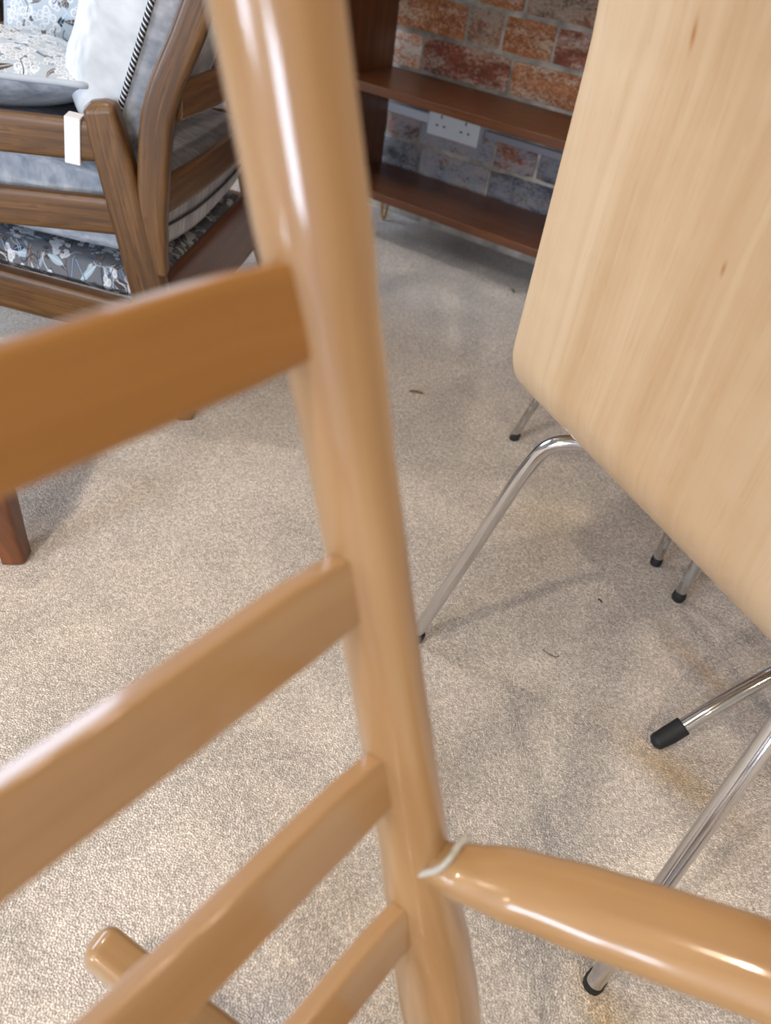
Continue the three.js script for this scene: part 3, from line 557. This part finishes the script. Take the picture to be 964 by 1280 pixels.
{ // seat cushion: thick box cushion, the rear edge bowed like the rails
  const t = onArmchair(thing('seat_cushion', 'thick grey chenille seat cushion lying in the oak armchair', 'cushion'));
  const f = (u, v) => {
    const k = (v + 1) / 2, eu = 1 - Math.abs(u) ** 12, ev = 1 - Math.abs(v) ** 12, e = Math.pow(Math.max(0, eu * ev), 0.38), back = 0.042 + 0.2 * (-0.28 + u * 0.254) - 0.018 * (1 - u * u);
    const z = lerp(back, 0.6, k), x = -0.28 + u * 0.254 * (1 - 0.02 * v * v), base = 0.338 + 0.09 * clamp(z / 0.57);
    return [x, z, base + (0.048 + 0.012 * (1 - u * u)) * e + wob(x, z, 5, 0.016) * e, base - 0.094 * e + wob(x, z, 6, 0.006) * e];
  };
  mesh('cover', cushionShape(f, 60, 60), M.chenille, t);
  const seam = (v0, v1, u, level) => { const p = []; for (let i = 0; i <= 16; i++) { const v = lerp(v0, v1, i / 16), q = f(u, v); p.push([q[0] + 0.006, lerp(q[3], q[2], level), q[1]]); } return p; };
  const zl = []; for (let i = 0; i <= 24; i++) { const u = lerp(0.97, -0.6, i / 24), q = f(u, -0.985); zl.push([q[0], lerp(q[3], q[2], 0.22), q[1] - 0.003]); }
  mesh('zip', tube(zl, 0.0022, { up: V(0, 1, 0), n: 8 }), M.zip, t);
  mesh('zip', tube(seam(-0.97, 0.5, 0.985, 0.2), 0.0022, { up: V(0, 1, 0), n: 8 }), M.zip, t);
}
{ // back cushion, leaning; pale velour front, grey side, corded seam between
  const t = onArmchair(thing('back_cushion', 'plump pale grey back cushion with black and white corded seam, against the armchair back', 'cushion'));
  const lean = 0.38, f = (u, v) => {              // u across, v up; returns thickness forward
    const eu = 1 - Math.abs(u) ** 5, ev = 1 - Math.abs(v) ** 5, e = Math.pow(Math.max(0, eu * ev), 0.45);
    return e;
  };
  const build = (u0, u1, front) => cushionShapeRaw(u0, u1, front);
  function cushionShapeRaw() {
    const nu = 40, nv = 40, pos = [], uv = [], idx = [], W = nu + 1, groups = [];
    for (const side of [1, -1]) for (let j = 0; j <= nv; j++) for (let i = 0; i <= nu; i++) {
      const u = i / nu * 2 - 1, v = j / nv * 2 - 1, e = f(u, v), s = (v + 1) / 2 * 0.5, x = -0.28 + u * 0.257, y = 0.425 + s * Math.cos(lean), z = 0.095 - s * Math.sin(lean);
      const th = side > 0 ? 0.118 * e + wob(x, y, 21, 0.03) * e : -(0.075 * e + wob(x, y, 22, 0.02) * e) ;
      pos.push(x, y + th * Math.sin(lean), z + th * Math.cos(lean)); uv.push(x, y);
    }
    const half = W * (nv + 1);
    for (let s = 0; s < 2; s++) { const st = idx.length; for (let j = 0; j < nv; j++) for (let i = 0; i < nu; i++) { const a = s * half + j * W + i, b = a + 1, c = a + W + 1, d = a + W; s ? idx.push(a, c, b, a, d, c) : idx.push(a, b, c, a, c, d); } groups.push([st, idx.length - st, s]); }
    const g = new THREE.BufferGeometry();
    g.setAttribute('position', new THREE.Float32BufferAttribute(pos, 3)); g.setAttribute('uv', new THREE.Float32BufferAttribute(uv, 2)); g.setIndex(idx);
    for (const [a, b, c] of groups) g.addGroup(a, b, c);
    g.computeVertexNormals();
    return g;
  }
  mesh('cover', build(), [M.pale, M.chenille], t);
  const p = [];
  for (let i = 0; i <= 30; i++) { const v = lerp(-0.98, 0.98, i / 30), s = (v + 1) / 2 * 0.5; p.push([-0.28 + 0.2585, 0.425 + s * Math.cos(lean), 0.096 - s * Math.sin(lean)]); }
  mesh('corded_seam', tube(p, 0.0042, { up: V(1, 0, 0), steps: 60, n: 12 }), M.cord, t);
}
function scatter(name, label, w, d, th, top, under, seed) {
  const t = thing(name, label, 'cushion');
  const f = (u, v) => {
    const pinch = 1 - 0.07 * (1 - u * u) - 0.0, pinch2 = 1 - 0.07 * (1 - v * v), e = Math.pow(Math.max(0, (1 - u ** 2) * (1 - v ** 2)), 0.5);
    return [u * w / 2 * (1 - 0.06 * (1 - v * v) + 0.0) * 1, v * d / 2 * (1 - 0.06 * (1 - u * u)), th * 0.55 * e + wob(u, v, seed, 0.018) * e, -th * 0.52 * e];
  };
  const g = cushionShape(f, 44, 44), n = g.index.count / 2;
  g.addGroup(0, n, 0); g.addGroup(n, n, 1);
  mesh('cover', g, [top, under], t);
  const p = [];
  for (let k = 0; k < 4; k++) for (let i = 0; i < 14; i++) { const s = i / 7 - 1, [u, v] = [[s, -1], [1, s], [-s, 1], [-1, -s]][k], q = f(u, v); p.push([q[0], 0.001, q[1]]); }
  p.push(p[0]);
  mesh('piping', tube(p, 0.0045, { n: 12, steps: 120 }), M.piping, t);
  return t;
}
{
  const flat = (x, y, z) => ARM.at.clone().add(V(x * Math.cos(ARM.turn) + z * Math.sin(ARM.turn), y, -x * Math.sin(ARM.turn) + z * Math.cos(ARM.turn)));
  const a = scatter('scatter_cushion', 'silver floral scatter cushion with grey underside, lying flat on the armchair seat', 0.42, 0.42, 0.105, M.floral, M.chenille, 41);
  a.position.copy(flat(-0.235, 0.473, 0.335)); a.quaternion.setFromEuler(new THREE.Euler(0, ARM.turn + 0.04, 0)).multiply(new THREE.Quaternion().setFromEuler(new THREE.Euler(0, 0, 0.17))); 
  const b = scatter('scatter_cushion', 'silver and blue floral scatter cushion standing upright against the far arm of the armchair', 0.36, 0.32, 0.12, M.floral, M.chenille, 43);
  b.position.copy(flat(-0.495, 0.61, 0.205)); b.quaternion.setFromEuler(new THREE.Euler(0, ARM.turn, 0)).multiply(new THREE.Quaternion().setFromEuler(new THREE.Euler(0, 0, -1.25)));
}

// ---------------------------------------------------------------- low footstool at the left edge
{
  const X = V(-0.9903, 0, 0.1392), turn = Math.atan2(-X.z, X.x);    // local x runs left, away from the corner in view
  const t = thing('footstool', 'low brown wooden footstool, one square tapered leg showing at the left edge', 'footstool', V(-0.495, 0, -0.739).addScaledVector(X, 0.004), turn);
  const leg = (x, z, sx, sz) => sweep([[x + sx * 0.012, 0.002, z + sz * 0.012, 0.0165, 0.0165, 6], [x, 0.1, z, 0.0205, 0.0205, 6], [x - sx * 0.008, 0.165, z - sz * 0.008, 0.0225, 0.0225, 6]], { up: V(0, 0, 1), n: 40, steps: 20, cap: 0.15 });
  for (const [x, z, sx, sz] of [[0.012, 0, -1, -1], [0.43, 0, 1, -1], [0.012, 0.24, -1, 1], [0.43, 0.24, 1, 1]]) mesh('leg', leg(x, z, sx, sz), M.stool, t);
  mesh('rail', box(0.36, 0.035, 0.018, 0.22, 0.145, 0.006), M.stool, t); mesh('rail', box(0.36, 0.035, 0.018, 0.22, 0.145, 0.234), M.stool, t);
  mesh('rail', box(0.018, 0.035, 0.19, 0.018, 0.145, 0.12), M.stool, t); mesh('rail', box(0.018, 0.035, 0.19, 0.424, 0.145, 0.12), M.stool, t);
  mesh('top_pad', box(0.46, 0.03, 0.28, 0.22, 0.18, 0.12, 0.012), M.chenille, t);
}

// ---------------------------------------------------------------- bookcase against the bricks
{
  const a0 = -1.28, a1 = -0.24, zf = -1.722, zb = -1.962, t = thing('bookcase', 'low open red-brown teak bookcase on hairpin legs against the brick wall', 'bookcase', room((a0 + a1) / 2, 0, (zf + zb) / 2), TURN);
  const w = a1 - a0, d = zf - zb;
  for (const s of [-1, 1]) mesh('side_panel', box(0.019, 0.98, d, s * (w / 2 - 0.0095), 0.118 + 0.49, 0), M.teak, t);
  for (const y of [0.138, 0.38, 0.71, 1.098]) mesh('shelf', box(w - 0.038, 0.02, d - 0.004, 0, y - 0.01, 0), M.teak, t);
  for (const [x, z] of [[-0.44, d / 2 - 0.05], [0.44, d / 2 - 0.05], [-0.44, -d / 2 + 0.055], [0.44, -d / 2 + 0.055]]) {
    const s = Math.sign(x);
    mesh('hairpin_leg', tube([[x - 0.022, 0.116, z], [x - 0.012, 0.06, z], [x - 0.004, 0.008, z], [x, 0.0045, z], [x + 0.004, 0.008, z], [x + 0.012, 0.06, z], [x + 0.022, 0.116, z]], 0.0035, { up: V(0, 0, 1), n: 12, steps: 60 }), M.brass, t);
  }
}
{ // double wall socket and the cable trunking it sits on
  const t = thing('wall_socket', 'white double wall socket on the bricks under the bookcase shelf', 'socket', room(-1.036, 0.298, ROOM.z0 + 0.016), TURN);
  mesh('back_box', box(0.15, 0.088, 0.03, 0, 0, 0.008, 0.004), M.plastic, t);
  mesh('face_plate', box(0.156, 0.09, 0.01, 0, 0, 0.027, 0.003), M.plastic, t);
  for (const s of [-1, 1]) {
    for (const [x, y, w, h] of [[-0.011, -0.018, 0.0065, 0.0042], [0.011, -0.018, 0.0065, 0.0042], [0, 0.004, 0.0042, 0.008]]) mesh('pin_hole', box(w, h, 0.002, s * 0.037 + x, y, 0.0322, 0.0005), M.slot, t);
    mesh('switch', box(0.012, 0.018, 0.006, s * 0.018, 0.028, 0.034, 0.002), M.plastic, t);
  }
  const c = tag(mesh('cable_trunking', box(0.5, 0.024, 0.012, 0, 0, 0, 0.003), M.plastic), 'white cable trunking on the bricks left of the wall socket', 'trunking'); c.position.copy(room(-1.365, 0.281, ROOM.z0 + 0.0115)); c.rotation.y = TURN;
  const e = tag(mesh('cable_trunking', box(0.62, 0.018, 0.012, 0, 0, 0, 0.003), M.greyPaint), 'grey cable trunking on the bricks right of the wall socket', 'trunking'); e.position.copy(room(-0.647, 0.284, ROOM.z0 + 0.0115)); e.rotation.y = TURN;
}
{ // dark cupboard far behind the armchair
  const t = thing('cupboard', 'dark brown wooden cupboard behind the armchair, at the top left corner', 'cupboard', room(-3.2, 0, -1.76), TURN);
  mesh('carcass', box(0.52, 1.1, 0.38, 0, 0.6, 0, 0.004), M.darkWood, t);
  mesh('plinth', box(0.48, 0.05, 0.34, 0, 0.026, 0), M.darkWood, t);
  for (const s of [-1, 1]) { const d = mesh('door', box(0.252, 1.04, 0.02, s * 0.129, 0.6, 0.2, 0.003), M.darkWood, t); mesh('knob', new THREE.SphereGeometry(0.012, 20, 14).translate(s * 0.03, 0.65, 0.216), M.brass, d); }
}

// ---------------------------------------------------------------- crumbs on the carpet
{
  const bit = (name, label, x, z, pts, r, m) => { const t = tag(mesh(name, sweep(pts.map(([a, b, c]) => [a, b, c, r, r * 0.7, 2]), { n: 8, steps: 12 }), m), label, 'debris'); t.position.set(x, 0.0022, z); };
  bit('wood_shaving', 'small brown curled shaving on the carpet between the post and plywood chair', 0.023, -1.327, [[-0.012, 0.001, 0], [-0.003, 0.003, 0.003], [0.004, 0.002, 0.001], [0.013, 0.001, 0.004]], 0.0022, M.crumb);
  bit('wood_shaving', 'tiny dark crumb on the carpet in front of the bookcase', 0.23, -1.886, [[-0.002, 0.001, -0.009], [0.002, 0.003, -0.002], [0.004, 0.001, 0.008]], 0.0024, M.darkCrumb);
  bit('thread', 'short dull thread lying on the open carpet below the chrome leg', 0.256, -0.702, [[-0.013, 0.001, -0.006], [-0.004, 0.002, 0.001], [0.005, 0.001, 0.003], [0.009, 0.001, 0.0]], 0.0009, M.thread);
  bit('crumb', 'tiny dark crumb on the carpet left of the two capped chair legs', 0.335, -0.822, [[-0.002, 0.001, -0.002], [0.001, 0.002, 0.001], [0.002, 0.001, 0.003]], 0.0016, M.darkCrumb);
}

renderer.render(scene, camera);
